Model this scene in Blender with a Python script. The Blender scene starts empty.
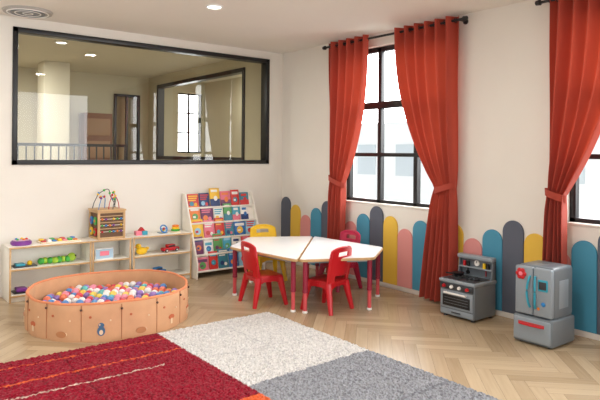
import bpy, bmesh, math, random
from mathutils import Vector, Matrix
random.seed(7)
scene = bpy.context.scene
try:
    scene.view_settings.view_transform = 'Standard'
    scene.view_settings.look = 'None'
except Exception as e:
    print(e)

# ------------------------------------------------------------------ materials
def srgb(r, g, b):
    def f(c):
        c /= 255.0
        return c / 12.92 if c <= 0.04045 else ((c + 0.055) / 1.055) ** 2.4
    return (f(r), f(g), f(b), 1.0)

_m = {}
def mat(name, col, rough=0.5, metal=0.0, noise=0.0, nscale=20.0, bump=0.0, bscale=200.0, spec=None, emit=0.0, sheen=0.0):
    if name in _m:
        return _m[name]
    m = bpy.data.materials.new(name)
    m.use_nodes = True
    nt = m.node_tree
    b = nt.nodes['Principled BSDF']
    c = srgb(*col)
    b.inputs['Base Color'].default_value = c
    b.inputs['Roughness'].default_value = rough
    b.inputs['Metallic'].default_value = metal
    if spec is not None:
        b.inputs['Specular IOR Level'].default_value = spec
    if sheen:
        b.inputs['Sheen Weight'].default_value = sheen
    tc = nt.nodes.new('ShaderNodeTexCoord')
    if noise > 0:
        n = nt.nodes.new('ShaderNodeTexNoise')
        n.inputs['Scale'].default_value = nscale
        n.inputs['Detail'].default_value = 4
        nt.links.new(tc.outputs['Object'], n.inputs['Vector'])
        r = nt.nodes.new('ShaderNodeValToRGB')
        r.color_ramp.elements[0].position = 0.3
        r.color_ramp.elements[1].position = 0.7
        r.color_ramp.elements[0].color = tuple(x * (1 - noise) for x in c[:3]) + (1,)
        r.color_ramp.elements[1].color = tuple(min(1, x * (1 + noise)) for x in c[:3]) + (1,)
        nt.links.new(n.outputs['Fac'], r.inputs['Fac'])
        nt.links.new(r.outputs['Color'], b.inputs['Base Color'])
    if bump > 0:
        n2 = nt.nodes.new('ShaderNodeTexNoise')
        n2.inputs['Scale'].default_value = bscale
        nt.links.new(tc.outputs['Object'], n2.inputs['Vector'])
        bp = nt.nodes.new('ShaderNodeBump')
        bp.inputs['Strength'].default_value = bump
        bp.inputs['Distance'].default_value = 0.01
        nt.links.new(n2.outputs['Fac'], bp.inputs['Height'])
        nt.links.new(bp.outputs['Normal'], b.inputs['Normal'])
    if emit > 0:
        b.inputs['Emission Color'].default_value = c
        b.inputs['Emission Strength'].default_value = emit
    _m[name] = m
    return m

WALL = mat('wall_paint', (234, 229, 220), 0.85, noise=0.012, nscale=3, bump=0.03, bscale=150)
CEIL = mat('ceiling_paint', (234, 229, 220), 0.9, noise=0.01, nscale=2)
BEIGE = mat('hall_paint', (200, 190, 164), 0.85, noise=0.02, nscale=2)
BLACK = mat('black_metal', (20, 20, 23), 0.4)
TRIMW = mat('trim_white', (230, 224, 215), 0.5)
WOOD = mat('birch_wood', (238, 220, 190), 0.45, noise=0.05, nscale=12)
WOODD = mat('edge_wood', (206, 168, 120), 0.45, noise=0.08, nscale=14)
SHELFW = mat('shelf_laminate', (244, 239, 228), 0.4, noise=0.02, nscale=8)
WHITE = mat('white_laminate', (246, 246, 246), 0.2)
RED = mat('red_plastic', (196, 22, 34), 0.32)
MAG = mat('magenta_plastic', (178, 24, 66), 0.35)
YEL = mat('yellow_plastic', (246, 200, 30), 0.35)
ORA = mat('orange_plastic', (240, 130, 40), 0.35)
BLU = mat('blue_plastic', (40, 130, 200), 0.35)
TEAL = mat('teal_plastic', (50, 160, 185), 0.35)
GRN = mat('green_plastic', (70, 175, 70), 0.35)
PNK = mat('pink_plastic', (240, 130, 150), 0.35)
PUR = mat('purple_plastic', (130, 60, 150), 0.35)
WPL = mat('white_plastic', (245, 243, 240), 0.35)
GREY = mat('grey_plastic', (112, 120, 127), 0.35)
GREYL = mat('light_grey_plastic', (142, 152, 161), 0.3)
GREYD = mat('dark_grey_plastic', (52, 55, 60), 0.35)
BROWN = mat('brown_wood', (120, 72, 42), 0.5, noise=0.1)

# ------------------------------------------------------------------ builder
class B:
    def __init__(s, name):
        s.name = name; s.bm = bmesh.new(); s.mats = []
    def mi(s, m):
        if m not in s.mats: s.mats.append(m)
        return s.mats.index(m)
    def _add(s, t, m, M=None):
        if M is not None: t.transform(M)
        k = s.mi(m)
        for f in t.faces: f.material_index = k
        me = bpy.data.meshes.new('tmp'); t.to_mesh(me); t.free()
        s.bm.from_mesh(me); bpy.data.meshes.remove(me)
    def box(s, x0, x1, y0, y1, z0, z1, m, bev=0.0, M=None, seg=2):
        t = bmesh.new()
        bmesh.ops.create_cube(t, size=1)
        t.transform(Matrix.Translation(((x0+x1)/2, (y0+y1)/2, (z0+z1)/2)) @ Matrix.Diagonal((abs(x1-x0), abs(y1-y0), abs(z1-z0), 1)))
        if bev > 0:
            bmesh.ops.bevel(t, geom=t.edges[:], offset=bev, segments=seg, affect='EDGES', profile=0.5)
        s._add(t, m, M)
    def cyl(s, p0, p1, r0, r1, m, seg=16, M=None, rot=0, bev=0):
        p0 = Vector(p0); p1 = Vector(p1); d = p1 - p0
        t = bmesh.new()
        bmesh.ops.create_cone(t, cap_ends=True, segments=seg, radius1=r0, radius2=r1, depth=d.length)
        if bev > 0:
            es = [e for e in t.edges if abs(e.verts[0].co.z - e.verts[1].co.z) < 1e-6]
            bmesh.ops.bevel(t, geom=es, offset=bev, segments=2, affect='EDGES')
        q = d.to_track_quat('Z', 'Y').to_matrix().to_4x4()
        t.transform(Matrix.Translation((p0+p1)/2) @ q @ Matrix.Rotation(rot, 4, 'Z'))
        s._add(t, m, M)
    def sph(s, c, r, m, sc=(1, 1, 1), sub=3, M=None):
        t = bmesh.new()
        bmesh.ops.create_icosphere(t, subdivisions=sub, radius=r)
        t.transform(Matrix.Translation(c) @ Matrix.Diagonal((*sc, 1)))
        s._add(t, m, M)
    def prism(s, poly, a0, a1, m, axis='z', bev=0, M=None):
        t = bmesh.new()
        def P(p, a):
            if axis == 'z': return (p[0], p[1], a)
            if axis == 'x': return (a, p[0], p[1])
            return (p[0], a, p[1])
        v0 = [t.verts.new(P(p, a0)) for p in poly]
        v1 = [t.verts.new(P(p, a1)) for p in poly]
        n = len(poly)
        t.faces.new(v0); t.faces.new(v1)
        for i in range(n):
            t.faces.new((v0[i], v0[(i+1) % n], v1[(i+1) % n], v1[i]))
        bmesh.ops.recalc_face_normals(t, faces=t.faces[:])
        if bev > 0:
            es = [e for e in t.edges if (e.verts[0] in v0) == (e.verts[1] in v0)]
            bmesh.ops.bevel(t, geom=es, offset=bev, segments=2, affect='EDGES')
        s._add(t, m, M)
    def tube(s, pts, r, m, seg=8, closed=False, M=None):
        t = bmesh.new()
        pts = [Vector(p) for p in pts]; n = len(pts); rings = []
        up = Vector((0, 0, 1))
        for i, p in enumerate(pts):
            if closed: d = pts[(i+1) % n] - pts[(i-1) % n]
            else: d = pts[min(i+1, n-1)] - pts[max(i-1, 0)]
            d.normalize()
            a = d.cross(up)
            if a.length < 0.05: a = d.cross(Vector((0, 1, 0)))
            a.normalize(); b = a.cross(d)
            rr = r[i] if isinstance(r, (list, tuple)) else r
            rings.append([t.verts.new(p + rr*(math.cos(2*math.pi*k/seg)*a + math.sin(2*math.pi*k/seg)*b)) for k in range(seg)])
        for i in range(n if closed else n-1):
            A = rings[i]; C = rings[(i+1) % n]
            for k in range(seg):
                t.faces.new((A[k], A[(k+1) % seg], C[(k+1) % seg], C[k]))
        if not closed:
            t.faces.new(rings[0]); t.faces.new(rings[-1])
        bmesh.ops.recalc_face_normals(t, faces=t.faces[:])
        s._add(t, m, M)
    def done(s, loc=(0, 0, 0), rz=0.0, smooth=True, ang=35):
        me = bpy.data.meshes.new(s.name)
        s.bm.to_mesh(me); s.bm.free()
        for m in s.mats: me.materials.append(m)
        if smooth:
            for p in me.polygons: p.use_smooth = True
            try: me.set_sharp_from_angle(angle=math.radians(ang))
            except Exception: pass
        o = bpy.data.objects.new(s.name, me)
        o.location = loc; o.rotation_euler = (0, 0, rz)
        scene.collection.objects.link(o)
        return o

def round_poly(pts, r, n=6):
    out = []
    N = len(pts)
    for i in range(N):
        p = Vector(pts[i]); a = (Vector(pts[i-1]) - p).normalized(); b = (Vector(pts[(i+1) % N]) - p).normalized()
        p0 = p + a*r; p1 = p + b*r
        for k in range(n+1):
            t = k/n
            q = (1-t)**2*p0 + 2*t*(1-t)*p + t*t*p1
            out.append((q.x, q.y))
    return out

H = 2.906
XL, YF = -6.8, -8.2
# ------------------------------------------------------------------ floor (herringbone)
def herringbone():
    W = 0.095; n = 6; L = W*n
    me = bpy.data.meshes.new('floor')
    bm = bmesh.new()
    uvl = bm.loops.layers.uv.new('UVMap')
    col = bm.loops.layers.float_color.new('plank')
    cx, cy = -3.3, -4.1
    R = Matrix.Rotation(math.radians(45), 3, 'Z')
    g = 0.0009
    def quad(x0, y0, x1, y1, horiz):
        mid = R @ Vector(((x0+x1)/2, (y0+y1)/2, 0))
        if abs(mid.x) > 3.9 or abs(mid.y) > 4.6: return
        cs = [(x0+g, y0+g), (x1-g, y0+g), (x1-g, y1-g), (x0+g, y1-g)]
        vs = []
        for c in cs:
            q = R @ Vector((c[0], c[1], 0))
            vs.append(bm.verts.new((q.x+cx, q.y+cy, 0)))
        f = bm.faces.new(vs)
        rr = random.random(); off = random.random()*50
        for lp, c in zip(f.loops, cs):
            u, v = (c[0]-x0, c[1]-y0) if horiz else (c[1]-y0, c[0]-x0)
            lp[uvl].uv = (u+off, v+off*0.37)
            lp[col] = (rr, 1.0 if horiz else 0.0, off/50, 1)
    K = 75
    for k in range(-K, K):
        for m in range(-14, 14):
            ox, oy = k*W, (k+2*n*m)*W
            if abs(ox) > 7 or abs(oy) > 7: continue
            quad(ox, oy, ox+L, oy+W, True)
            quad(ox, oy+W, ox+W, oy+W+L, False)
    for co, no in (((0, 0, 0), (1, 0, 0)), ((0, 0, 0), (0, 1, 0)), ((XL, 0, 0), (-1, 0, 0)), ((0, YF, 0), (0, -1, 0))):
        bmesh.ops.bisect_plane(bm, geom=bm.verts[:]+bm.edges[:]+bm.faces[:], plane_co=co, plane_no=no, clear_outer=True)
    t = [bm.verts.new(p) for p in ((XL, YF, -0.003), (0, YF, -0.003), (0, 0, -0.003), (XL, 0, -0.003))]
    t2 = [bm.verts.new(p) for p in ((XL, YF, -0.1), (0, YF, -0.1), (0, 0, -0.1), (XL, 0, -0.1))]
    fs = [bm.faces.new(t), bm.faces.new(t2[::-1])]
    for i in range(4):
        fs.append(bm.faces.new((t[i], t2[i], t2[(i+1) % 4], t[(i+1) % 4])))
    for f in fs: f.material_index = 1
    bm.to_mesh(me); bm.free()
    m = bpy.data.materials.new('oak_herringbone'); m.use_nodes = True
    nt = m.node_tree; b = nt.nodes['Principled BSDF']
    at = nt.nodes.new('ShaderNodeAttribute'); at.attribute_name = 'plank'
    sep = nt.nodes.new('ShaderNodeSeparateColor'); nt.links.new(at.outputs['Color'], sep.inputs[0])
    uv = nt.nodes.new('ShaderNodeUVMap'); uv.uv_map = 'UVMap'
    mp = nt.nodes.new('ShaderNodeMapping'); mp.inputs['Scale'].default_value = (3, 45, 1)
    nt.links.new(uv.outputs[0], mp.inputs[0])
    nz = nt.nodes.new('ShaderNodeTexNoise'); nz.inputs['Scale'].default_value = 1.0; nz.inputs['Detail'].default_value = 6
    nt.links.new(mp.outputs[0], nz.inputs['Vector'])
    mx = nt.nodes.new('ShaderNodeMath'); mx.operation = 'MULTIPLY_ADD'
    nt.links.new(nz.outputs['Fac'], mx.inputs[0]); mx.inputs[1].default_value = 0.6
    mm = nt.nodes.new('ShaderNodeMath'); mm.operation = 'MULTIPLY'; mm.inputs[1].default_value = 0.55
    nt.links.new(sep.outputs[0], mm.inputs[0]); nt.links.new(mm.outputs[0], mx.inputs[2])
    r = nt.nodes.new('ShaderNodeValToRGB')
    r.color_ramp.elements[0].position = 0.1; r.color_ramp.elements[0].color = srgb(160, 137, 106)
    r.color_ramp.elements[1].position = 0.95; r.color_ramp.elements[1].color = srgb(200, 178, 146)
    nt.links.new(mx.outputs[0], r.inputs['Fac']); nt.links.new(r.outputs[0], b.inputs['Base Color'])
    b.inputs['Roughness'].default_value = 0.27
    me.materials.append(m); me.materials.append(mat('joint_brown', (100, 78, 56), 0.8))
    o = bpy.data.objects.new('floor', me); scene.collection.objects.link(o)
herringbone()

# ------------------------------------------------------------------ shell
b = B('ceiling'); b.box(XL, 0.2, YF, 0.12, H, H+0.1, CEIL); b.done(smooth=False)
WX0, WX1, WZ0, WZ1 = -3.485, -0.235, 1.362, 2.80
b = B('wall_back')
b.box(XL, WX0, 0, 0.12, 0, H, WALL); b.box(WX1, 0.2, 0, 0.12, 0, H, WALL)
b.box(WX0, WX1, 0, 0.12, 0, WZ0, WALL); b.box(WX0, WX1, 0, 0.12, WZ1, H, WALL)
b.done(smooth=False)
S0, S1 = 0.92, 2.76
w1 = (-2.92, -1.27); w2 = (-5.75, -4.10)
b = B('wall_right')
for y0, y1 in ((-1.27, 0.0), (-4.10, -2.92), (YF, -5.75)):
    b.box(0, 0.2, y0, y1, 0, H, WALL)
for y0, y1 in (w1, w2):
    b.box(0, 0.2, y0, y1, 0, S0, WALL); b.box(0, 0.2, y0, y1, S1, H, WALL)
b.done(smooth=False)

def outer_window(name, y0, y1):
    b = B(name)
    x0, x1 = 0.07, 0.13; t = 0.055
    b.box(x0, x1, y0, y0+t, S0, S1, BLACK, 0.004); b.box(x0, x1, y1-t, y1, S0, S1, BLACK, 0.004)
    b.box(x0, x1, y0, y1, S0, S0+t, BLACK, 0.004); b.box(x0, x1, y0, y1, S1-t, S1, BLACK, 0.004)
    for k in (1, 2):
        yc = y0 + (y1-y0)*k/3
        b.box(x0, x1, yc-0.028, yc+0.028, S0, S1, BLACK, 0.004)
    for z, hh in ((1.50, 0.022), (2.08, 0.04)):
        b.box(x0-0.005, x1+0.005, y0, y1, z-hh, z+hh, BLACK, 0.004)
    b.box(-0.015, 0.075, y0, y1, S0-0.0, S0+0.018, TRIMW, 0.003)
    return b.done()
outer_window('window_1', *w1); outer_window('window_2', *w2)

# interior window with pane
gl = bpy.data.materials.new('pane_glass'); gl.use_nodes = True
nt = gl.node_tree; nt.nodes.clear()
o_ = nt.nodes.new('ShaderNodeOutputMaterial'); mixs = nt.nodes.new('ShaderNodeMixShader')
tr = nt.nodes.new('ShaderNodeBsdfTransparent'); go = nt.nodes.new('ShaderNodeBsdfGlossy'); go.inputs['Roughness'].default_value = 0.0
lw = nt.nodes.new('ShaderNodeFresnel'); lw.inputs['IOR'].default_value = 1.6
tr.inputs[0].default_value = (0.84, 0.87, 0.85, 1)
nt.links.new(lw.outputs[0], mixs.inputs[0]); nt.links.new(tr.outputs[0], mixs.inputs[1]); nt.links.new(go.outputs[0], mixs.inputs[2])
nt.links.new(mixs.outputs[0], o_.inputs[0])
b = B('window_3')
t = 0.05
b.box(WX0, WX0+t, -0.02, 0.12, WZ0, WZ1, BLACK, 0.003); b.box(WX1-t, WX1, -0.02, 0.12, WZ0, WZ1, BLACK, 0.003)
b.box(WX0, WX1, -0.02, 0.12, WZ0, WZ0+t, BLACK, 0.003); b.box(WX0, WX1, -0.02, 0.12, WZ1-t, WZ1, BLACK, 0.003)
b.bm.verts.ensure_lookup_table()
vs = [b.bm.verts.new(p) for p in ((WX0+t, 0.05, WZ0+t), (WX1-t, 0.05, WZ0+t), (WX1-t, 0.05, WZ1-t), (WX0+t, 0.05, WZ1-t))]
f = b.bm.faces.new(vs); f.material_index = b.mi(gl)
b.done()

# baseboards
b = B('baseboard_back'); b.box(XL, -0.012, -0.012, 0, 0, 0.07, TRIMW, 0.003); b.done()
b = B('baseboard_right'); b.box(-0.014, 0, YF, -0.0, 0, 0.05, TRIMW, 0.003); b.done()

# ------------------------------------------------------------------ picket boards
PB = [mat('board_slate', (88, 94, 108), 0.6), mat('board_yellow', (232, 190, 70), 0.6),
      mat('board_pink', (224, 150, 146), 0.6), mat('board_blue', (70, 146, 176), 0.6)]
b = B('wall_board_panelling')
hs = [0.905, 0.81, 0.69, 0.80]
p = 0.2185
for i in range(32):
    y1 = -0.012 - p*i; y0 = y1 - p + 0.004; r = (y1-y0)/2; yc = (y0+y1)/2; z = hs[i % 4]
    poly = [(y0, 0.05), (y1, 0.05)]
    for k in range(17):
        a = math.pi*k/16
        poly.append((yc + r*math.cos(a), z - r + r*math.sin(a)))
    b.prism(poly, -0.018, -0.001, PB[i % 4], axis='x', bev=0.004)
b.done()

# ------------------------------------------------------------------ curtains
cm = bpy.data.materials.new('curtain_cloth'); cm.use_nodes = True
nt = cm.node_tree; pb = nt.nodes['Principled BSDF']
pb.inputs['Base Color'].default_value = srgb(174, 64, 46); pb.inputs['Roughness'].default_value = 0.8
pb.inputs['Sheen Weight'].default_value = 0.2
tl = nt.nodes.new('ShaderNodeBsdfTranslucent'); tl.inputs[0].default_value = srgb(206, 84, 54)
ms = nt.nodes.new('ShaderNodeMixShader'); ms.inputs[0].default_value = 0.14
nt.links.new(pb.outputs[0], ms.inputs[1]); nt.links.new(tl.outputs[0], ms.inputs[2])
nt.links.new(ms.outputs[0], nt.nodes['Material Output'].inputs[0])
wv = nt.nodes.new('ShaderNodeTexNoise'); wv.inputs['Scale'].default_value = 400
tc = nt.nodes.new('ShaderNodeTexCoord'); nt.links.new(tc.outputs['Object'], wv.inputs['Vector'])
bp = nt.nodes.new('ShaderNodeBump'); bp.inputs['Strength'].default_value = 0.1; nt.links.new(wv.outputs['Fac'], bp.inputs['Height'])
nt.links.new(bp.outputs[0], pb.inputs['Normal'])

def curtain(outer, inner, t_out, t_in, b_out, b_in, zt=1.17, zb=0.03, folds=6, seed=0):
    """outer: wall-side edge y, inner: window-side edge y at top"""
    rnd = random.Random(seed)
    ph = [rnd.uniform(-0.5, 0.5) for _ in range(5)]
    b = B('curtain')
    NU, NV = 168, 70; ztop = 2.875
    bm = bmesh.new(); grid = []
    for j in range(NV+1):
        z = ztop + (zb-ztop)*j/NV
        if z > zt:
            s = (ztop-z)/(ztop-zt)
            yo = outer + (t_out-outer)*s**1.5; yi = inner + (t_in-inner)*s**2.2
            wgt = s
        else:
            s = (zt-z)/(zt-zb); e = s**0.7
            yo = t_out + (b_out-t_out)*e; yi = t_in + (b_in-t_in)*e
            wgt = 1-s*0.8
        amp = 0.058*(1-wgt) + 0.040*wgt
        sqz = math.exp(-((z-zt)/0.10)**2)
        amp *= (1-0.35*sqz)
        row = []
        for i in range(NU+1):
            u = i/NU
            uu = u + 0.012*math.sin(2*math.pi*(u*2+ph[0]) + z*2.1)*(min(1, (ztop-z)*1.2))
            y = yo + (yi-yo)*uu
            fold = math.sin(2*math.pi*folds*u + ph[1] + 0.35*math.sin(z*1.7+ph[2]))
            x = -0.125 + amp*fold + 0.012*math.sin(2*math.pi*(folds*2.0*u)+z*1.3+ph[3])*(wgt)
            if z < zt: x += 0.01*math.sin(u*9+z*3)
            row.append(bm.verts.new((min(x, -0.035), y, z)))
        grid.append(row)
    for j in range(NV):
        for i in range(NU):
            bm.faces.new((grid[j][i], grid[j][i+1], grid[j+1][i+1], grid[j+1][i]))
    b._add(bm, cm)
    yc = (t_out+t_in)/2; hw = abs(t_out-t_in)/2 + 0.012
    ring = []
    for k in range(28):
        a = 2*math.pi*k/28
        ring.append((yc + hw*math.cos(a), -0.125 + 0.052*math.sin(a)))
    t = bmesh.new()
    tilt = 0.10 if t_in < t_out else -0.10
    r0 = [t.verts.new((q[1], q[0], zt-0.03 + (q[0]-yc)*tilt*3)) for q in ring]
    r1 = [t.verts.new((q[1]-0.004, q[0], zt+0.03 + (q[0]-yc)*tilt*3)) for q in ring]
    for k in range(28):
        t.faces.new((r0[k], r0[(k+1) % 28], r1[(k+1) % 28], r1[k]))
    b._add(t, cm)
    sg = 1 if t_in < t_out else -1
    b.tube([(-0.09, t_out-0.08*sg, zt+0.01), (-0.05, t_out-0.09*sg, zt+0.02), (-0.0, t_out-0.1*sg, zt+0.03)], 0.006, cm)
    return b.done(ang=80)
curtain(-1.128, -1.829, -1.17, -1.44, -1.12, -1.44, seed=1, folds=5)
curtain(-3.065, -2.245, -3.045, -2.806, -3.05, -2.624, seed=2, folds=6)
curtain(-4.024, -4.66, -4.00, -4.165, -3.93, -4.19, seed=3, folds=5)
curtain(-5.92, -5.25, -5.9, -5.70, -5.95, -5.6, seed=4, folds=5)

def rod(y0, y1):
    b = B('curtain_rod')
    b.cyl((-0.125, y0, 2.83), (-0.125, y1, 2.83), 0.013, 0.013, BLACK)
    for y, s in ((y0, -1), (y1, 1)):
        b.cyl((-0.125, y, 2.83), (-0.125, y+0.045*s, 2.83), 0.026, 0.02, BLACK, bev=0.004)
        b.cyl((-0.125, y-0.06*s, 2.83), (0, y-0.06*s, 2.83), 0.008, 0.008, BLACK)
        b.cyl((-0.012, y-0.06*s, 2.83), (0, y-0.06*s, 2.83), 0.028, 0.028, BLACK)
    n = 11
    for side in (0, 1):
        ya = (y1 if side else y0); sg = -1 if side else 1
        for k in range(n):
            yy = ya + sg*(0.09 + k*0.065)
            b.tube([(-0.125+0.024*math.cos(a*math.pi/8), yy, 2.83+0.024*math.sin(a*math.pi/8)) for a in range(16)], 0.004, BLACK, seg=6, closed=True)
    b.done()
rod(-3.13, -1.07); rod(-5.98, -3.93)

# ------------------------------------------------------------------ rug
def rug():
    x0, x1, y0, y1 = -4.75, -1.72, -5.2, -2.15
    st = 0.011
    nx = int((x1-x0)/st); ny = int((y1-y0)/st)
    cols = {'red': srgb(138, 16, 38), 'red2': srgb(104, 12, 28), 'cream': srgb(208, 205, 202), 'cream2': srgb(186, 184, 184), 'grey': srgb(146, 148, 154),
            'grey2': srgb(116, 117, 124), 'org': srgb(206, 92, 48), 'pale': srgb(206, 186, 172)}
    def pat(x, y):
        w = 0.006*math.sin(x*31)+0.005*math.sin(y*27)
        x += w; y += w
        if x > -2.84:
            if y > -3.50 + (x+2.28)*0.04:
                if abs((x+2.84) - 0.55) < 0.006: return 'cream2'
                if abs(y+2.95+(x+2.28)*0.1) < 0.006: return 'cream2'
                return 'cream2' if random.random() < 0.22 else 'cream'
            if abs(y+4.25) < 0.012: return 'grey2'
            return 'grey2' if random.random() < 0.25 else 'grey'
        if y > -3.66:
            if abs(y+2.31+(x+3.4)*0.03) < 0.008: return 'org'
            if abs(y+2.62) < 0.009: return 'org'
            if abs(y+2.86) < 0.006 and x < -3.1: return 'pale'
            if abs(x+3.62) < 0.007: return 'red2'
            return 'red2' if random.random() < 0.12 else 'red'
        if y > -3.9: return 'org' if x > -3.25 else 'red'
        return 'grey2'
    verts = []; vc = []
    for j in range(ny+1):
        for i in range(nx+1):
            x = x0+(x1-x0)*i/nx; y = y0+(y1-y0)*j/ny
            e = min(i, nx-i, j, ny-j)
            z = 0.024 + random.uniform(-0.006, 0.006)
            if e == 0: z = 0.004
            verts.append((x+random.uniform(-0.003, 0.003), y+random.uniform(-0.003, 0.003), z))
            c = cols[pat(x, y)]; k = random.uniform(0.82, 1.15)
            vc.append((c[0]*k, c[1]*k, c[2]*k, 1))
    faces = [(j*(nx+1)+i, j*(nx+1)+i+1, (j+1)*(nx+1)+i+1, (j+1)*(nx+1)+i) for j in range(ny) for i in range(nx)]
    me = bpy.data.meshes.new('area_rug'); me.from_pydata(verts, [], faces)
    ca = me.color_attributes.new('dye', 'FLOAT_COLOR', 'POINT')
    ca.data.foreach_set('color', [q for c in vc for q in c])
    m = bpy.data.materials.new('rug_pile'); m.use_nodes = True
    nt = m.node_tree; pb = nt.nodes['Principled BSDF']
    at = nt.nodes.new('ShaderNodeAttribute'); at.attribute_name = 'dye'
    nt.links.new(at.outputs['Color'], pb.inputs['Base Color'])
    pb.inputs['Roughness'].default_value = 1.0; pb.inputs['Specular IOR Level'].default_value = 0.1
    pb.inputs['Sheen Weight'].default_value = 0.1
    me.materials.append(m)
    o = bpy.data.objects.new('area_rug', me); scene.collection.objects.link(o)
rug()

# ------------------------------------------------------------------ ball pit
def pit():
    PX, PY, R, HH = -2.955, -1.42, 0.695, 0.30
    canvas = mat('pit_canvas', (212, 162, 122), 0.85, noise=0.05, nscale=9, bump=0.2, bscale=300)
    canin = mat('pit_lining', (222, 140, 96), 0.85)
    seam = mat('pit_seam', (176, 116, 78), 0.85)
    b = B('ball_pit')
    NP = 14; N = NP*8
    def rad(a, z):
        u = (a/(2*math.pi)*NP) % 1.0
        bulge = math.sin(math.pi*u)
        return R - 0.014 + 0.014*bulge*(1-0.3*z/HH) + 0.010*math.sin(a*2+1)
    t = bmesh.new(); rows = []
    prof = [(0.0, 0), (0.004, 0.02), (0.006, 0.12), (0.002, 0.22), (0.0, HH-0.012), (-0.008, HH), (-0.02, HH-0.004), (-0.026, HH-0.03), (-0.028, 0.15), (-0.03, 0.02)]
    for dr, z in prof:
        row = []
        for k in range(N):
            a = 2*math.pi*k/N
            r = rad(a, z)+dr
            dz = 0.008*math.sin(a*3+0.5) if z > 0.1 else 0
            row.append(t.verts.new((r*math.cos(a), r*math.sin(a), z+dz)))
        rows.append(row)
    for j in range(len(rows)-1):
        for k in range(N):
            f = t.faces.new((rows[j][k], rows[j][(k+1) % N], rows[j+1][(k+1) % N], rows[j+1][k]))
    t.faces.new(rows[-1]); t.faces.new(rows[0][::-1])
    bmesh.ops.recalc_face_normals(t, faces=t.faces[:])
    b._add(t, canvas)
    for k in range(NP):
        a = 2*math.pi*k/NP
        r = rad(a, 0.1)+0.006
        pts = [((r)*math.cos(a), (r)*math.sin(a), z) for z in (0.01, 0.1, 0.2, HH-0.01)]
        b.tube(pts, 0.0035, seam, seg=6)
        b.sph(((r+0.006)*math.cos(a), (r+0.006)*math.sin(a), HH-0.045), 0.010, mat('tie_dark', (90, 62, 50), .8), sub=2)
    ringp = [((rad(2*math.pi*k/N, HH)-0.011)*math.cos(2*math.pi*k/N), (rad(2*math.pi*k/N, HH)-0.011)*math.sin(2*math.pi*k/N), HH-0.004+0.008*math.sin(2*math.pi*k/N*3+0.5)) for k in range(N)]
    b.tube(ringp, 0.012, canin, seg=8, closed=True)
    def patch(a, z, w, h, m, rnd=True):
        r = rad(a, z)+0.0085
        M = Matrix.Rotation(a, 4, 'Z') @ Matrix.Translation((r, 0, z)) @ Matrix.Rotation(math.pi/2, 4, 'Y')
        if rnd:
            b.cyl((0, 0, -0.002), (0, 0, 0.002), w/2, w/2, m, seg=18, M=M @ Matrix.Diagonal((h/w, 1, 1, 1)))
        else:
            b.box(-h/2, h/2, -w/2, w/2, -0.002, 0.002, m, M=M)
    cream = mat('print_cream', (232, 205, 170), .8); pb_ = mat('print_blue', (70, 105, 140), .8); pr = mat('print_rust', (196, 104, 66), .8)
    pgn = mat('print_tan', (186, 126, 84), .8)
    c0 = round(math.radians(-125)/(2*math.pi)*NP)
    for i, (kind) in enumerate([0, 1, 2, 3, 0, 3, 2, 1]):
        a = 2*math.pi*(c0+i-3.5)/NP
        if kind == 0:      # owl
            patch(a, 0.09, 0.06, 0.075, pb_); patch(a, 0.135, 0.045, 0.04, pb_)
            patch(a-0.017, 0.14, 0.014, 0.014, cream); patch(a+0.017, 0.14, 0.014, 0.014, cream)
            patch(a, 0.08, 0.03, 0.04, cream)
        elif kind == 1:    # house
            patch(a, 0.08, 0.06, 0.05, cream, False); patch(a, 0.115, 0.075, 0.016, pr, False); patch(a, 0.07, 0.016, 0.03, pgn, False)
        elif kind == 2:    # mushroom
            patch(a, 0.07, 0.022, 0.045, cream, False); patch(a, 0.105, 0.07, 0.04, pr)
        else:              # hedgehog
            patch(a, 0.06, 0.09, 0.05, pgn); patch(a+0.05, 0.062, 0.03, 0.026, cream)
        patch(a-0.12, 0.2, 0.02, 0.02, pr); patch(a+0.1, 0.17, 0.014, 0.014, cream)
    pit_o = b.done(loc=(PX, PY, 0))
    ms_ = [mat('ball_pink', (236, 150, 172), .35), mat('ball_blue', (90, 145, 205), .35), mat('ball_yellow', (240, 208, 96), .35), mat('ball_orange', (232, 124, 92), .35),
           mat('ball_white', (238, 236, 234), .35), mat('ball_teal', (104, 190, 190), .35), mat('ball_purple', (150, 120, 190), .35), mat('ball_red', (214, 70, 84), .35)]
    t = bmesh.new(); bmesh.ops.create_icosphere(t, subdivisions=3, radius=1)
    bv = [v.co.copy() for v in t.verts]; bf = [[v.index for v in f.verts] for f in t.faces]; t.free()
    verts = []; faces = []; mi = []
    r = 0.034; s = 0.0715
    for layer, (zz, ofs) in enumerate(((0.11, 0.036), (0.165, 0.0))):
        for j in range(-12, 13):
            for i in range(-12, 13):
                x = (i+0.5*(j % 2))*s+ofs+random.uniform(-.004, .004); y = j*s*0.866+ofs*0.5+random.uniform(-.004, .004)
                if math.hypot(x, y) > R-0.09: continue
                if layer == 1 and random.random() < 0.12: continue
                z = zz+random.uniform(-0.012, 0.016)+0.02*math.sin(x*5)*math.cos(y*4)
                base_i = len(verts)
                for v in bv: verts.append((x+v.x*r, y+v.y*r, z+v.z*r))
                c = random.randrange(8)
                for f in bf:
                    faces.append([q+base_i for q in f]); mi.append(c)
    me = bpy.data.meshes.new('pit_balls'); me.from_pydata(verts, [], faces)
    for m in ms_: me.materials.append(m)
    me.polygons.foreach_set('material_index', mi)
    me.polygons.foreach_set('use_smooth', [True]*len(faces))
    o = bpy.data.objects.new('pit_balls', me); scene.collection.objects.link(o)
    o.parent = pit_o
pit()

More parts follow.
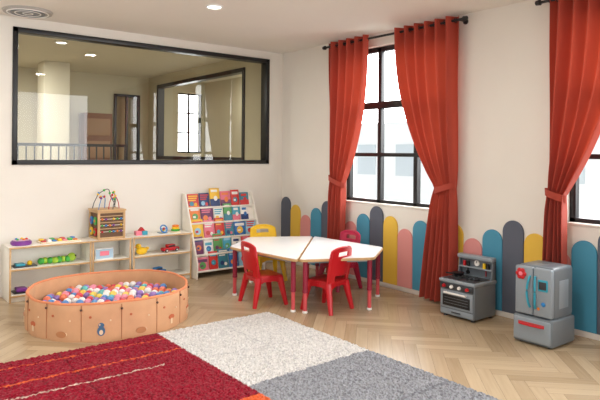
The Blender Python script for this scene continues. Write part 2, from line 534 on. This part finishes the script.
# ------------------------------------------------------------------ low shelves
SZ = 0.55; SM = 0.31
def shelf(x0, x1):
    b = B('low_toy_shelf')
    y0, y1 = -0.34, -0.02; t = 0.018
    def bb(*a, m=SHELFW): b.box(*a, m, 0.003)
    for xa in (x0, x1-t):
        bb(xa, xa+t, y0+0.008, y1, 0.0, SZ-t); bb(xa, xa+t, y0, y0+0.008, 0.0, SZ-t, m=WOODD)
    bb(x0-0.004, x1+0.004, y0-0.002, y1, SZ-t, SZ); bb(x0-0.004, x1+0.004, y0-0.009, y0-0.002, SZ-t, SZ, m=WOODD)
    bb(x0+t, x1-t, y0+0.01, y1, 0.05, 0.05+t)
    bb(x0+t, x1-t, y0+0.03, y0+0.045, 0.0, 0.05)
    bb(x0+t, x1-t, y1-0.012, y1, 0.05, SZ-t)
    bb(x0+t, x1-t, y0+0.01, y1-0.012, SM, SM+t)
    bb(x0+t, x1-t, y0, y0+0.01, SM, SM+t, m=WOODD); bb(x0+t, x1-t, y0, y0+0.01, 0.05, 0.05+t, m=WOODD)
    return b.done()
shelf(-3.57, -2.765)
shelf(-2.755, -2.325)
shelf(-2.30, -1.575)
SM += 0.018

# activity cube
def cube_toy():
    b = B('bead_maze_activity_cube')
    w, h = 0.14, 0.31
    for sx in (-1, 1):
        for sy in (-1, 1):
            b.box(sx*w-0.012, sx*w+0.012, sy*w-0.012, sy*w+0.012, 0, h, WOODD, 0.003)
    for z in (0.0, h-0.024):
        b.box(-w, w, -w-0.01, w+0.01, z, z+0.024, WOODD, 0.003)
        b.box(-w-0.01, w+0.01, -w, w, z, z+0.024, WOODD, 0.003)
    b.box(-w+0.01, w-0.01, -w+0.006, w-0.006, 0.02, h-0.02, mat('toy_panel', (110, 78, 50), .5))
    b.box(-w-0.02, w+0.02, -w-0.02, w+0.02, h-0.004, h+0.014, WOODD, 0.004)
    cs = [RED, YEL, GRN, BLU, ORA, PUR]
    for j in range(3):
        z = 0.085+j*0.068
        b.box(-w+0.01, w-0.01, -w-0.008, -w, z+0.028, z+0.036, WOODD)
        b.cyl((-w+0.01, -w-0.006, z), (w-0.01, -w-0.006, z), 0.003, 0.003, WPL, seg=8)
        for i in range(6):
            if (i*3+j) % 5 == 3: continue
            b.sph((-w+0.035+i*0.042, -w-0.006, z), 0.013, cs[(i+j*2) % 6], sub=2)
    for k, (yy, zz) in enumerate(((-0.06, 0.08), (0.06, 0.08), (-0.06, 0.2), (0.06, 0.2))):
        b.cyl((-w-0.018, yy, zz), (-w-0.002, yy, zz), 0.045, 0.045, cs[k], seg=20, bev=0.004)
        b.cyl((-w-0.024, yy, zz), (-w-0.017, yy, zz), 0.015, 0.015, cs[k+2], seg=14)
    z0 = h+0.012
    def wire(p0, p1, hh, m, n, k):
        pts = []
        for i in range(25):
            u = i/24; a = math.pi*u
            x = p0[0]+(p1[0]-p0[0])*u; y = p0[1]+(p1[1]-p0[1])*u
            z = z0 + hh*(math.sin(a)**0.55 if 0 < u < 1 else 0) + 0.02*math.sin(a*n)*math.sin(a)
            pts.append((x+0.015*math.sin(a*n), y, z))
        b.tube(pts, 0.0045, m, seg=6)
        for i in (5, 7, 12, 18):
            b.sph(pts[i], 0.014, cs[(i+k) % 6], sub=2)
    wire((-0.13, -0.1), (0.0, 0.08), 0.15, BLU, 3, 0)
    wire((-0.02, -0.1), (0.13, -0.02), 0.19, RED, 2, 1)
    wire((-0.13, 0.1), (0.13, 0.1), 0.2, GREYD, 4, 2)
    wire((0.02, -0.12), (0.13, 0.12), 0.13, GREYD, 3, 3)
    b.done(loc=(-2.545, -0.185, SZ))
cube_toy()

# small toys
b = B('toy_drum'); b.cyl((0, 0, 0), (0, 0, 0.045), 0.10, 0.10, PUR, 28, bev=0.01); b.cyl((0, 0, 0.045), (0, 0, 0.052), 0.075, 0.07, mat('drum_top', (200, 160, 190), .4), 28)
for k in range(5):
    a = k*2*math.pi/5; b.sph((0.05*math.cos(a), 0.05*math.sin(a), 0.055), 0.014, [RED, YEL, BLU, GRN, ORA][k], sub=2)
b.done(loc=(-3.43, -0.19, SZ))
b = B('wooden_puzzle_tray'); b.box(-0.2, 0.2, -0.1, 0.1, 0, 0.015, WOOD, 0.003)
for i in range(7):
    for j in range(2):
        b.box(-0.185+i*0.053, -0.145+i*0.053, -0.08+j*0.085, -0.015+j*0.085, 0.015, 0.028+0.01*((i+j) % 2), [RED, WPL, BLU, YEL, PNK, GRN, ORA][(i+3*j) % 7], 0.003)
b.done(loc=(-3.06, -0.18, SZ))
LIME = mat('lime_plastic', (170, 210, 60), .4)
b = B('toy_caterpillar')
for i in range(7):
    b.sph((-0.14+i*0.045, 0.015*math.sin(i*1.6), 0.035), 0.035, GRN if i % 2 == 0 else LIME, sub=2)
b.sph((0.17, 0, 0.05), 0.045, LIME, sub=3); b.sph((0.2, -0.03, 0.065), 0.01, BLACK, sub=2)
b.done(loc=(-3.10, -0.2, SM))
b = B('toy_tray'); b.box(-0.13, 0.13, -0.08, 0.08, 0, 0.012, BLACK, 0.003); b.box(-0.1, 0.0, -0.05, 0.05, 0.012, 0.05, PUR, 0.006); b.box(0.02, 0.1, -0.05, 0.04, 0.012, 0.04, ORA, 0.006)
b.done(loc=(-3.38, -0.2, 0.068))
b = B('toy_tray'); b.box(-0.11, 0.11, -0.07, 0.07, 0, 0.012, GREYD, 0.003); b.box(-0.09, 0.0, -0.05, 0.05, 0.012, 0.035, TEAL, 0.006); b.sph((0.05, 0, 0.03), 0.026, YEL)
b.done(loc=(-3.40, -0.2, SM))
b = B('picture_book'); b.box(-0.1, 0.1, -0.01, 0.01, 0, 0.12, WPL, 0.002); b.box(-0.095, 0.095, -0.0125, -0.0095, 0.01, 0.11, mat('cover_sky', (170, 200, 220), .4)); b.box(-0.05, 0.05, -0.0145, -0.012, 0.04, 0.09, PNK)
b.done(loc=(-2.60, -0.26, SM))
b = B('toy_duck'); b.sph((0, 0, 0.045), 0.05, YEL, sc=(1.35, 0.9, 0.85)); b.sph((-0.04, 0, 0.1), 0.033, YEL); b.sph((-0.078, 0, 0.095), 0.014, ORA, sc=(1.3, 1, 0.5), sub=2)
b.sph((0.065, 0, 0.07), 0.02, YEL, sc=(1.3, .8, 1), sub=2); b.sph((-0.055, -0.026, 0.108), 0.006, BLACK, sub=2); b.done(loc=(-2.16, -0.24, SM))
def car(loc, m, rz=0):
    b = B('toy_car')
    b.box(-0.11, 0.11, -0.04, 0.04, 0.018, 0.055, m, 0.012, seg=3); b.box(-0.05, 0.06, -0.034, 0.034, 0.05, 0.09, m, 0.014, seg=3)
    b.box(-0.04, 0.05, -0.036, 0.036, 0.06, 0.08, GREYD, 0.004)
    for sx in (-0.07, 0.07):
        for sy in (-1, 1):
            b.cyl((sx, sy*0.03, 0.022), (sx, sy*0.047, 0.022), 0.022, 0.022, BLACK, 18, bev=0.003); b.cyl((sx, sy*0.045, 0.022), (sx, sy*0.049, 0.022), 0.01, 0.01, WPL, 12)
    b.done(loc=loc, rz=rz)
car((-1.80, -0.22, SM), RED, 0.15)
car((-1.95, -0.2, 0.068), BLU, 0.3)
b = B('stacking_blocks')
b.box(-0.07, 0.0, -0.035, 0.035, 0, 0.05, PNK, 0.005); b.box(0.005, 0.07, -0.035, 0.035, 0, 0.045, TEAL, 0.005); b.prism([(-0.03, 0.05), (0.04, 0.05), (0.005, 0.09)], -0.03, 0.03, RED, axis='y')
b.done(loc=(-2.15, -0.19, SZ))
b = B('toy_ring_stacker')
b.cyl((0, 0, 0), (0, 0, 0.015), 0.06, 0.06, WOOD, 24); b.cyl((0, 0, 0), (0, 0, 0.10), 0.008, 0.006, WOOD)
for k, m in enumerate((GRN, YEL, ORA)):
    b.tube([((0.042-k*0.006)*math.cos(a*math.pi/10), (0.042-k*0.006)*math.sin(a*math.pi/10), 0.028+k*0.024) for a in range(20)], 0.0125, m, closed=True)
b.done(loc=(-1.72, -0.2, SZ))
b = B('toy_steering_wheel')
b.tube([(0.04*math.cos(a*math.pi/12), -0.02+0.02*math.sin(a*math.pi/12), 0.055+0.04*math.sin(a*math.pi/12)) for a in range(24)], 0.008, BLU, closed=True)
b.cyl((0, 0.03, 0.0), (0, -0.02, 0.055), 0.02, 0.014, YEL); b.box(-0.05, 0.05, -0.02, 0.06, 0, 0.012, GREYL, 0.004); b.sph((0, -0.02, 0.055), 0.016, RED, sub=2)
for s_ in (-1, 1): b.cyl((0, -0.02, 0.055), (s_*0.04, -0.02, 0.055), 0.006, 0.006, BLU)
b.done(loc=(-1.88, -0.2, SZ))

# ------------------------------------------------------------------ book display rack
def rack():
    rnd = random.Random(21)
    b = B('book_display_rack')
    X0, X1 = -1.55, -0.56
    prof = [(-0.42, 0.0), (-0.03, 0.0), (-0.03, 1.0), (-0.10, 1.0), (-0.43, 0.18)]
    for x in (X0, X1-0.02):
        b.prism(prof, x, x+0.02, SHELFW, axis='x', bev=0.003)
    b.box(X0+0.02, X1-0.02, -0.045, -0.03, 0.02, 0.99, SHELFW)
    bk = B('display_books')
    cols = [(204, 52, 46), (40, 112, 180), (238, 190, 60), (240, 238, 232), (70, 165, 190), (226, 120, 140), (36, 60, 112), (90, 160, 90), (232, 130, 60), (150, 200, 224), (110, 60, 100), (200, 60, 60), (240, 238, 232), (60, 130, 150)]
    cm_ = [mat('cover_%d' % i, c, 0.4) for i, c in enumerate(cols)]
    page = mat('pages', (245, 240, 225), .8)
    bag = cm_[:]; rnd.shuffle(bag); bi = 0
    for i in range(5):
        yf = -0.40+i*0.062; z = 0.07+i*0.185
        b.box(X0+0.02, X1-0.02, yf, yf+0.055, z, z+0.012, SHELFW, 0.002)
        b.box(X0+0.02, X1-0.02, yf-0.01, yf, z, z+0.022, SHELFW, 0.003)
        T = Matrix.Translation((0, yf+0.045, z+0.012)) @ Matrix.Rotation(math.radians(-13), 4, 'X')
        b.box(X0+0.02, X1-0.02, 0.0, 0.008, 0, 0.2 if i < 4 else 0.12, SHELFW, M=T)
        x = X0+0.03
        while x < X1-0.14:
            w = rnd.uniform(0.12, 0.18); h = rnd.uniform(0.16, 0.24)
            if x+w > X1-0.025: w = X1-0.025-x
            T = Matrix.Translation((x+w/2, yf+0.026, z+0.0125)) @ Matrix.Rotation(math.radians(-11), 4, 'X')
            c = bag[bi % 14]; bi += 1
            c2 = rnd.choice([q for q in cm_ if q != c]); c3 = rnd.choice([q for q in cm_ if q not in (c, c2)])
            w2 = w/2-0.004
            bk.box(-w2, w2, 0.0, 0.012, 0, h, c, 0.001, M=T)
            bk.box(-w2+0.003, w2-0.003, 0.002, 0.010, 0.003, h+0.0008, page, M=T)
            style = rnd.randrange(3)
            if style == 0:
                bk.box(-w2+0.015, w2-0.015, -0.001, 0.001, h-0.06, h-0.025, c2, M=T)
                bk.cyl((0, -0.0012, h*0.38), (0, 0.001, h*0.38), w2*0.55, w2*0.55, c3, 18, M=T)
                bk.box(-w2*0.4, w2*0.1, -0.0018, 0.001, h*0.3, h*0.42, c2, M=T)
            elif style == 1:
                bk.box(-w2, w2, -0.001, 0.001, 0.0, h*0.42, c2, M=T)
                bk.box(-w2+0.02, w2-0.03, -0.0015, 0.001, h-0.05, h-0.02, c3, M=T)
                bk.sph((0.01, -0.001, h*0.45), w2*0.4, c3, sc=(1, 0.05, 1.2), sub=2, M=T)
            else:
                for q in range(3):
                    bk.box(-w2+0.012, w2-0.012-q*0.015, -0.001, 0.001, h-0.035-q*0.026, h-0.02-q*0.026, c2, M=T)
                bk.cyl((-w2*0.3, -0.0012, h*0.28), (-w2*0.3, 0.001, h*0.28), w2*0.4, w2*0.4, c3, 14, M=T)
                bk.cyl((w2*0.4, -0.0015, h*0.22), (w2*0.4, 0.001, h*0.22), w2*0.3, w2*0.3, c2, 14, M=T)
            x += w+0.003
    r = b.done(); k = bk.done(); k.parent = r
rack()

# ------------------------------------------------------------------ tables
LEG = mat('table_leg_plum', (150, 34, 60), 0.35)
LEGT = mat('table_leg_coral', (214, 84, 90), 0.35)
def table(pts):
    b = B('kids_activity_table')
    c = Vector((sum(p[0] for p in pts)/4, sum(p[1] for p in pts)/4))
    pts = [Vector(p)-c for p in pts]
    zt = 0.52
    rp = round_poly([tuple(p) for p in pts], 0.06)
    b.prism(rp, zt-0.028, zt-0.004, WOODD, bev=0.004)
    inner = [(x*0.985, y*0.985) for x, y in rp]
    b.prism(inner, zt-0.006, zt, WHITE, bev=0.002)
    ap = [p*0.84 for p in pts]
    for i in range(4):
        a = ap[i]; d = ap[(i+1) % 4]
        M = Matrix.Translation(((a.x+d.x)/2, (a.y+d.y)/2, zt-0.04)) @ Matrix.Rotation(math.atan2(d.y-a.y, d.x-a.x), 4, 'Z')
        l = (d-a).length/2
        b.box(-l, l, -0.009, 0.009, -0.014, 0.014, GREYL, M=M)
    for p in pts:
        q = p*0.86
        b.cyl((q.x, q.y, 0.20), (q.x, q.y, zt-0.028), 0.024, 0.024, LEG, 18)
        b.cyl((q.x, q.y, 0.02), (q.x, q.y, 0.22), 0.019, 0.019, LEGT, 18)
        b.cyl((q.x, q.y, 0.19), (q.x, q.y, 0.215), 0.027, 0.027, LEG, 18, bev=0.003)
        b.cyl((q.x, q.y, 0.0), (q.x, q.y, 0.025), 0.027, 0.022, WPL, 18, bev=0.004)
    b.done(loc=(c.x, c.y, 0))
table([(-1.66, -1.33), (-1.10, -0.85), (-0.42, -1.215), (-1.54, -2.355)])
table([(-0.415, -1.225), (-1.53, -2.36), (-0.86, -2.68), (-0.34, -2.30)])

# ------------------------------------------------------------------ chairs (facing +Y)
def chair(loc, rz, m, s=1.0):
    b = B('kids_chair')
    sz = 0.29
    seat = round_poly([(-0.155, -0.15), (0.155, -0.15), (0.17, 0.15), (-0.17, 0.15)], 0.05)
    b.prism(seat, sz-0.02, sz+0.008, m, bev=0.007)
    b.prism([(x*0.8, y*0.8) for x, y in seat], sz+0.004, sz+0.010, m, bev=0.002)
    for sx in (-1, 1):
        for sy in (-1, 1):
            top = Vector((sx*0.135, sy*0.115, sz-0.015)); bot = Vector((sx*0.172, sy*0.175, 0.0))
            b.tube([top, top.lerp(bot, 0.5), bot], [0.036, 0.029, 0.020], m, seg=10)
        b.prism(round_poly([(-0.135, sz-0.015), (-0.14, sz-0.085), (-0.06, sz-0.05), (0.06, sz-0.05), (0.14, sz-0.085), (0.135, sz-0.015)], 0.012, 3), sx*0.15-0.008, sx*0.15+0.008, m, axis='x', bev=0.003)
    for sy in (-1, 1):
        b.prism(round_poly([(-0.135, sz-0.015), (-0.14, sz-0.08), (-0.06, sz-0.045), (0.06, sz-0.045), (0.14, sz-0.08), (0.135, sz-0.015)], 0.012, 3), sy*0.135-0.008, sy*0.135+0.008, m, axis='y', bev=0.003)
    t = bmesh.new()
    def surf(u, v, off):
        z = sz-0.01 + v*0.34
        w = 0.15+0.012*math.sin(v*math.pi)
        top = 1 - 0.10*abs(u)**3
        zz = sz-0.01 + (z-(sz-0.01))*top
        y = -0.145 - 0.05*v + 0.035*abs(u)**2*1.0 - 0.0 + off
        return Vector((u*w, y, zz))
    nu, nv = 24, 24
    th = 0.016
    def hole(iu, iv):
        u = -1+2*(iu+0.5)/nu; v = (iv+0.5)/nv
        return (abs(u) < 0.5 and 0.77 < v < 0.87) or (abs(u) < 0.6 and 0.06 < v < 0.19)
    F = {}; G = {}
    for i in range(nu+1):
        for j in range(nv+1):
            u = -1+2*i/nu; v = j/nv
            F[i, j] = t.verts.new(surf(u, v, 0)); G[i, j] = t.verts.new(surf(u, v, -th))
    def solid(i, j): return 0 <= i < nu and 0 <= j < nv and not hole(i, j)
    for i in range(nu):
        for j in range(nv):
            if not solid(i, j): continue
            t.faces.new((F[i, j], F[i+1, j], F[i+1, j+1], F[i, j+1]))
            t.faces.new((G[i, j], G[i, j+1], G[i+1, j+1], G[i+1, j]))
            for (di, dj, p, q) in ((-1, 0, (i, j), (i, j+1)), (1, 0, (i+1, j), (i+1, j+1)), (0, -1, (i, j), (i+1, j)), (0, 1, (i, j+1), (i+1, j+1))):
                if not solid(i+di, j+dj):
                    t.faces.new((F[p], F[q], G[q], G[p]))
    bmesh.ops.delete(t, geom=[v for v in t.verts if not v.link_faces], context='VERTS')
    bmesh.ops.recalc_face_normals(t, faces=t.faces[:])
    b._add(t, m)
    pts = [surf(-1, k/10, -th/2) for k in range(10)] + [surf(-1+2*k/20, 1, -th/2) for k in range(21)] + [surf(1, 1-k/10, -th/2) for k in range(1, 11)]
    b.tube(pts, 0.013, m, seg=8)
    o = b.done(loc=loc, rz=rz); o.scale = (s, s, s)
    return o
chair((-1.53, -1.78, 0), math.radians(-90-8), RED)
chair((-1.16, -2.34, 0), math.radians(12), RED)
chair((-0.85, -0.88, 0), math.radians(165), YEL)
chair((-0.45, -1.72, 0), math.radians(90), MAG)

# ------------------------------------------------------------------ play stove (front = -Y local)
def stove():
    b = B('play_kitchen_stove')
    w, d, h = 0.19, 0.165, 0.35
    b.box(-w, w, -d, d, 0.02, h-0.02, GREY, 0.012, seg=3)
    for sx in (-1, 1):
        for sy in (-1, 1): b.cyl((sx*0.15, sy*0.13, 0), (sx*0.15, sy*0.13, 0.03), 0.018, 0.022, GREYD)
    b.box(-w-0.008, w+0.008, -d-0.012, d, h-0.03, h, GREYL, 0.008, seg=3)
    b.box(-w+0.02, w-0.02, -d+0.015, d-0.06, h-0.002, h+0.006, GREYD, 0.003)
    for x in (-0.085, 0.085):
        b.cyl((x, -0.03, h+0.004), (x, -0.03, h+0.016), 0.06, 0.055, BLACK, 24)
        for a in range(4):
            M = Matrix.Translation((x, -0.03, h+0.02)) @ Matrix.Rotation(a*math.pi/4, 4, 'Z')
            b.box(-0.062, 0.062, -0.004, 0.004, -0.005, 0.005, GREYD, M=M)
        b.cyl((x, -0.03, h+0.016), (x, -0.03, h+0.022), 0.02, 0.02, GREYL, 16)
    b.cyl((-0.085, -0.03, h+0.026), (-0.085, -0.03, h+0.05), 0.045, 0.058, BLACK, 24, bev=0.003)
    b.cyl((-0.085, -0.085, h+0.045), (-0.13, -0.16, h+0.055), 0.008, 0.007, BLACK)
    b.box(-w+0.008, w-0.008, -d-0.016, -d, 0.265, 0.315, GREYD, 0.004)
    for k in range(4):
        x = -0.13+k*0.085
        b.cyl((x, -d-0.014, 0.29), (x, -d-0.034, 0.29), 0.017, 0.014, [RED, WPL, WPL, RED][k], 16)
    b.box(-w+0.012, w-0.012, -d-0.012, -d, 0.09, 0.255, GREYL, 0.006)
    b.box(-w+0.04, w-0.04, -d-0.016, -d-0.008, 0.108, 0.21, BLACK, 0.004)
    for q in range(3):
        b.box(-w+0.06, w-0.06, -d-0.0185, -d-0.015, 0.135+q*0.025, 0.138+q*0.025, GREY)
    b.cyl((-0.12, -d-0.035, 0.232), (0.12, -d-0.035, 0.232), 0.009, 0.009, WPL)
    for x in (-0.11, 0.11): b.cyl((x, -d-0.035, 0.232), (x, -d-0.005, 0.232), 0.007, 0.007, WPL)
    b.box(-w+0.012, w-0.012, -d-0.01, -d, 0.03, 0.08, GREYL, 0.005)
    b.box(-0.05, 0.05, -d-0.02, -d-0.008, 0.052, 0.062, GREYD, 0.003)
    prof = [(d-0.07, h-0.01), (d, h-0.01), (d, 0.55), (d-0.045, 0.55)]
    for x in (-w, w-0.016): b.prism(prof, x, x+0.016, GREY, axis='x', bev=0.004)
    b.box(-w, w, d-0.02, d, h-0.01, 0.545, GREY, 0.004)
    b.box(-w-0.003, w+0.003, d-0.075, d, 0.515, 0.555, GREYL, 0.01, seg=3)
    b.box(-w+0.01, w-0.01, d-0.065, d, 0.43, 0.442, GREYL, 0.003)
    b.cyl((0, d-0.022, 0.48), (0, d-0.032, 0.48), 0.028, 0.028, WPL, 20); b.box(-0.002, 0.002, d-0.035, d-0.03, 0.48, 0.50, BLACK)
    for k, (x, m) in enumerate(((-0.13, RED), (-0.09, BLACK), (0.09, YEL), (0.13, BLACK))):
        b.cyl((x, d-0.04, 0.442), (x, d-0.04, 0.49), 0.015, 0.015, m, 14)
    b.cyl((-0.1, d-0.028, 0.425), (-0.1, d-0.028, 0.37), 0.005, 0.005, BLACK); b.cyl((-0.1, d-0.032, 0.39), (-0.1, d-0.026, 0.37), 0.018, 0.018, BLACK)
    b.cyl((0.1, d-0.028, 0.425), (0.1, d-0.028, 0.37), 0.005, 0.005, RED)
    b.done(loc=(-0.265, -3.31, 0), rz=math.radians(-90))
stove()

def fridge():
    b = B('play_refrigerator')
    w, d, h = 0.16, 0.165, 0.625
    b.box(-w+0.006, w-0.006, -d+0.02, d, 0.215, h, GREY, 0.03, seg=4)
    b.box(-w-0.008, w+0.008, -d-0.02, d+0.005, 0.012, 0.225, GREY, 0.018, seg=3)
    for sx in (-1, 1):
        for sy in (-1, 1): b.cyl((sx*0.12, sy*0.13, 0), (sx*0.12, sy*0.13, 0.03), 0.018, 0.022, GREYD)
    for sx in (-1, 1):
        x0, x1 = (0.003, w-0.004) if sx > 0 else (-w+0.004, -0.003)
        b.box(x0, x1, -d-0.012, -d+0.03, 0.235, h-0.008, GREYL, 0.014, seg=3)
        pts = []
        for k in range(13):
            u = k/12; pts.append((sx*(0.022+0.012*math.sin(math.pi*u)), -d-0.015-0.028*math.sin(math.pi*u)**0.6, 0.30+0.25*u))
        b.tube(pts, 0.009, TEAL, seg=10)
    b.box(0.045, 0.125, -d-0.018, -d-0.008, 0.44, 0.53, TEAL, 0.006); b.box(0.055, 0.115, -d-0.021, -d-0.016, 0.455, 0.515, GREYD, 0.004)
    b.box(-w+0.004, w-0.004, -d-0.034, -d-0.01, 0.03, 0.212, GREYL, 0.012, seg=3)
    b.tube([(-0.10, -d-0.03, 0.168), (-0.09, -d-0.055, 0.168), (0, -d-0.062, 0.168), (0.09, -d-0.055, 0.168), (0.10, -d-0.03, 0.168)], 0.009, RED, seg=10)
    b.box(-0.11, 0.11, -d-0.038, -d-0.03, 0.155, 0.182, mat('drawer_red', (190, 60, 60), .4), 0.004)
    for k in range(6):
        a = k*math.pi/3
        b.sph((-0.10+0.028*math.cos(a), -d-0.018, 0.555+0.028*math.sin(a)), 0.02, RED, sc=(1, 0.35, 1), sub=2)
    b.sph((-0.10, -d-0.024, 0.555), 0.018, PNK, sc=(1, 0.5, 1), sub=2)
    b.sph((0.09, -d-0.016, 0.34), 0.018, BLU, sc=(1, 0.4, 1), sub=2); b.sph((0.05, -d-0.016, 0.30), 0.012, ORA, sc=(1, 0.4, 1), sub=2)
    b.box(w-0.008, w-0.003, -0.06, 0.08, 0.30, 0.52, GREYL, 0.002)
    b.done(loc=(-0.385, -4.135, 0), rz=math.radians(-90))
fridge()

# ------------------------------------------------------------------ ceiling fittings
LAMP = mat('lamp_diffuser', (255, 250, 240), 0.5, emit=6.0)
def downlight(x, y, z=H, power=18, col=(1.0, 0.97, 0.92)):
    b = B('recessed_downlight')
    b.tube([(0.075*math.cos(k*math.pi/16), 0.075*math.sin(k*math.pi/16), -0.004) for k in range(32)], 0.012, WPL, closed=True)
    b.cyl((0, 0, -0.006), (0, 0, -0.001), 0.068, 0.068, LAMP, 32)
    o = b.done(loc=(x, y, z))
    l = bpy.data.lights.new('downlight_lamp', 'AREA'); l.shape = 'DISK'; l.size = 0.14; l.energy = power; l.color = col
    lo = bpy.data.objects.new('downlight_lamp', l); lo.location = (0, 0, -0.02); lo.parent = o
    scene.collection.objects.link(lo)
for x, y in ((-2.08, -1.72), (-2.08, -4.4), (-4.6, -1.9), (-4.6, -4.4)):
    downlight(x, y, power=18)
b = B('ceiling_vent')
b.cyl((0, 0, -0.02), (0, 0, 0), 0.225, 0.235, mat('vent_ring', (176, 172, 166), .5), 40)
for k in range(5):
    r = 0.19-k*0.036
    b.tube([(r*math.cos(a*math.pi/20), r*math.sin(a*math.pi/20), -0.022) for a in range(40)], 0.007, GREY if k % 2 else WPL, closed=True)
b.cyl((0, 0, -0.024), (0, 0, -0.018), 0.16, 0.16, mat('vent_inner', (140, 138, 134), .6), 30)
b.done(loc=(-3.42, -0.34, H))

# ------------------------------------------------------------------ hall behind the interior window
HX = 1.15
HF = mat('hall_floor_tile', (190, 176, 150), 0.3, noise=0.03, nscale=2)
b = B('floor_hall'); b.box(-7.5, HX, 0.12, 4.4, -0.1, 0.0, HF); b.done(smooth=False)
b = B('ceiling_hall'); b.box(-7.5, HX, 0.12, 4.4, 2.95, 3.05, mat('hall_ceiling', (214, 206, 186), .9)); b.done(smooth=False)
b = B('wall_hall_far')
b.box(-7.5, -0.85, 4.2, 4.4, 0, 2.95, BEIGE); b.box(-0.85, -0.35, 4.2, 4.4, 2.6, 2.95, BEIGE)
b.box(-0.85, -0.35, 4.36, 4.4, 0, 2.6, mat('room_beyond', (170, 150, 120), .8))
b.box(-0.35, 0.48, 4.2, 4.4, 0, 2.95, BEIGE); b.box(1.02, HX, 4.2, 4.4, 0, 2.95, BEIGE)
b.box(0.48, 1.02, 4.2, 4.4, 0, 1.5, BEIGE); b.box(0.48, 1.02, 4.2, 4.4, 2.72, 2.95, BEIGE)
b.done(smooth=False)
b = B('window_5')
for x in (0.48, 0.735, 0.99): b.box(x, x+0.03, 4.26, 4.3, 1.5, 2.72, BLACK)
for z in (1.5, 1.9, 2.3, 2.69): b.box(0.48, 1.02, 4.26, 4.3, z, z+0.03, BLACK)
b.done()
b = B('wall_hall_left'); b.box(-7.6, -7.5, 0.12, 4.4, 0, 2.95, BEIGE); b.done(smooth=False)
b = B('wall_hall_right'); b.box(HX-0.08, HX, 0.12, 4.2, 0, 2.95, BEIGE); b.done(smooth=False)
b = B('wall_hall_partition')
b.box(-0.16, -0.06, 0.12, 0.72, 0, 2.95, BEIGE); b.box(-0.16, -0.06, 3.78, 4.2, 0, 2.95, BEIGE)
b.box(-0.16, -0.06, 0.72, 3.78, 0, 1.38, BEIGE); b.box(-0.16, -0.06, 0.72, 3.78, 2.78, 2.95, BEIGE)
b.done(smooth=False)
b = B('window_4')
for y in (0.72, 3.72): b.box(-0.18, -0.05, y, y+0.06, 1.38, 2.78, BLACK)
for z in (1.38, 2.72): b.box(-0.18, -0.05, 0.72, 3.78, z, z+0.06, BLACK)
b.done()
b = B('door_1')
for x in (-0.85, -0.39): b.box(x, x+0.04, 4.15, 4.22, 0, 2.6, BLACK)
b.box(-0.85, -0.35, 4.15, 4.22, 2.56, 2.6, BLACK); b.box(-0.62, -0.58, 4.17, 4.22, 0, 2.56, BLACK)
b.box(-0.58, -0.39, 4.18, 4.21, 0, 1.2, BROWN)
b.done()
b = B('hall_column'); b.box(-2.35, -1.95, 3.2, 3.6, 0, 2.95, mat('column_paint', (222, 214, 194), .8), 0.01); b.done()
b = B('hall_cabinet')
b.box(-1.5, -1.0, 3.85, 4.18, 0, 2.2, BROWN, 0.005)
for z in (0.5, 0.95, 1.4, 1.8): b.box(-1.46, -1.04, 3.84, 3.87, z, z+0.3, mat('cabinet_front', (150, 112, 80), .5), 0.005)
b.done()
b = B('stair_railing')
b.box(-5.5, -1.45, 1.98, 2.02, 1.58, 1.62, BLACK)
for k in range(38):
    x = -5.45+k*0.107; b.box(x-0.008, x+0.008, 1.992, 2.008, 0.0, 1.6, BLACK)
b.done()
for x, y in ((-3.2, 2.6), (-2.6, 1.4), (-4.4, 2.6), (0.55, 2.2)):
    downlight(x, y, 2.95, power=34 if x < 0 else 16, col=(1.0, 0.95, 0.86))

# ------------------------------------------------------------------ outside
b = B('ground_outside'); b.box(0.2, 30, -25, 20, -3.2, -3.0, mat('paving', (190, 190, 186), .9, noise=.05)); b.done(smooth=False)
b = B('neighbour_building')
nb = mat('pale_render', (232, 235, 238), .9)
b.box(12, 16, -12, 14, -3, 2.6, nb)
for k in range(12):
    for z in (-1.6, 0.7):
        b.box(11.97, 12.02, -11+k*2.1, -10+k*2.1, z, z+1.2, mat('far_window', (196, 206, 214), .6))
b.box(11.7, 16.2, -12.2, 14.2, 2.6, 2.75, nb)
b.done()

# ------------------------------------------------------------------ world
w = bpy.data.worlds.new('daylight'); scene.world = w; w.use_nodes = True
nt = w.node_tree; bg = nt.nodes['Background']
tc = nt.nodes.new('ShaderNodeTexCoord'); sp = nt.nodes.new('ShaderNodeSeparateXYZ'); nt.links.new(tc.outputs['Generated'], sp.inputs[0])
mr = nt.nodes.new('ShaderNodeMapRange'); mr.inputs['From Min'].default_value = -0.2; mr.inputs['From Max'].default_value = 0.7
mr.inputs['To Min'].default_value = 0.92; mr.inputs['To Max'].default_value = 13.0
nt.links.new(sp.outputs[0], mr.inputs['Value']); nt.links.new(mr.outputs[0], bg.inputs['Strength'])
bg.inputs['Color'].default_value = (0.98, 0.995, 1.0, 1)

# ------------------------------------------------------------------ camera
cd = bpy.data.cameras.new('camera'); co = bpy.data.objects.new('camera', cd); scene.collection.objects.link(co)
cd.sensor_width = 36; cd.lens = 587/600*36; cd.shift_y = -46/600
co.matrix_world = Matrix.Translation((-4.887, -6.654, 1.5)) @ Matrix.Rotation(math.radians(51.95-90), 4, 'Z') @ Matrix.Rotation(math.radians(90), 4, 'X') @ Matrix.Rotation(math.radians(0.5), 4, 'Z')
scene.camera = co
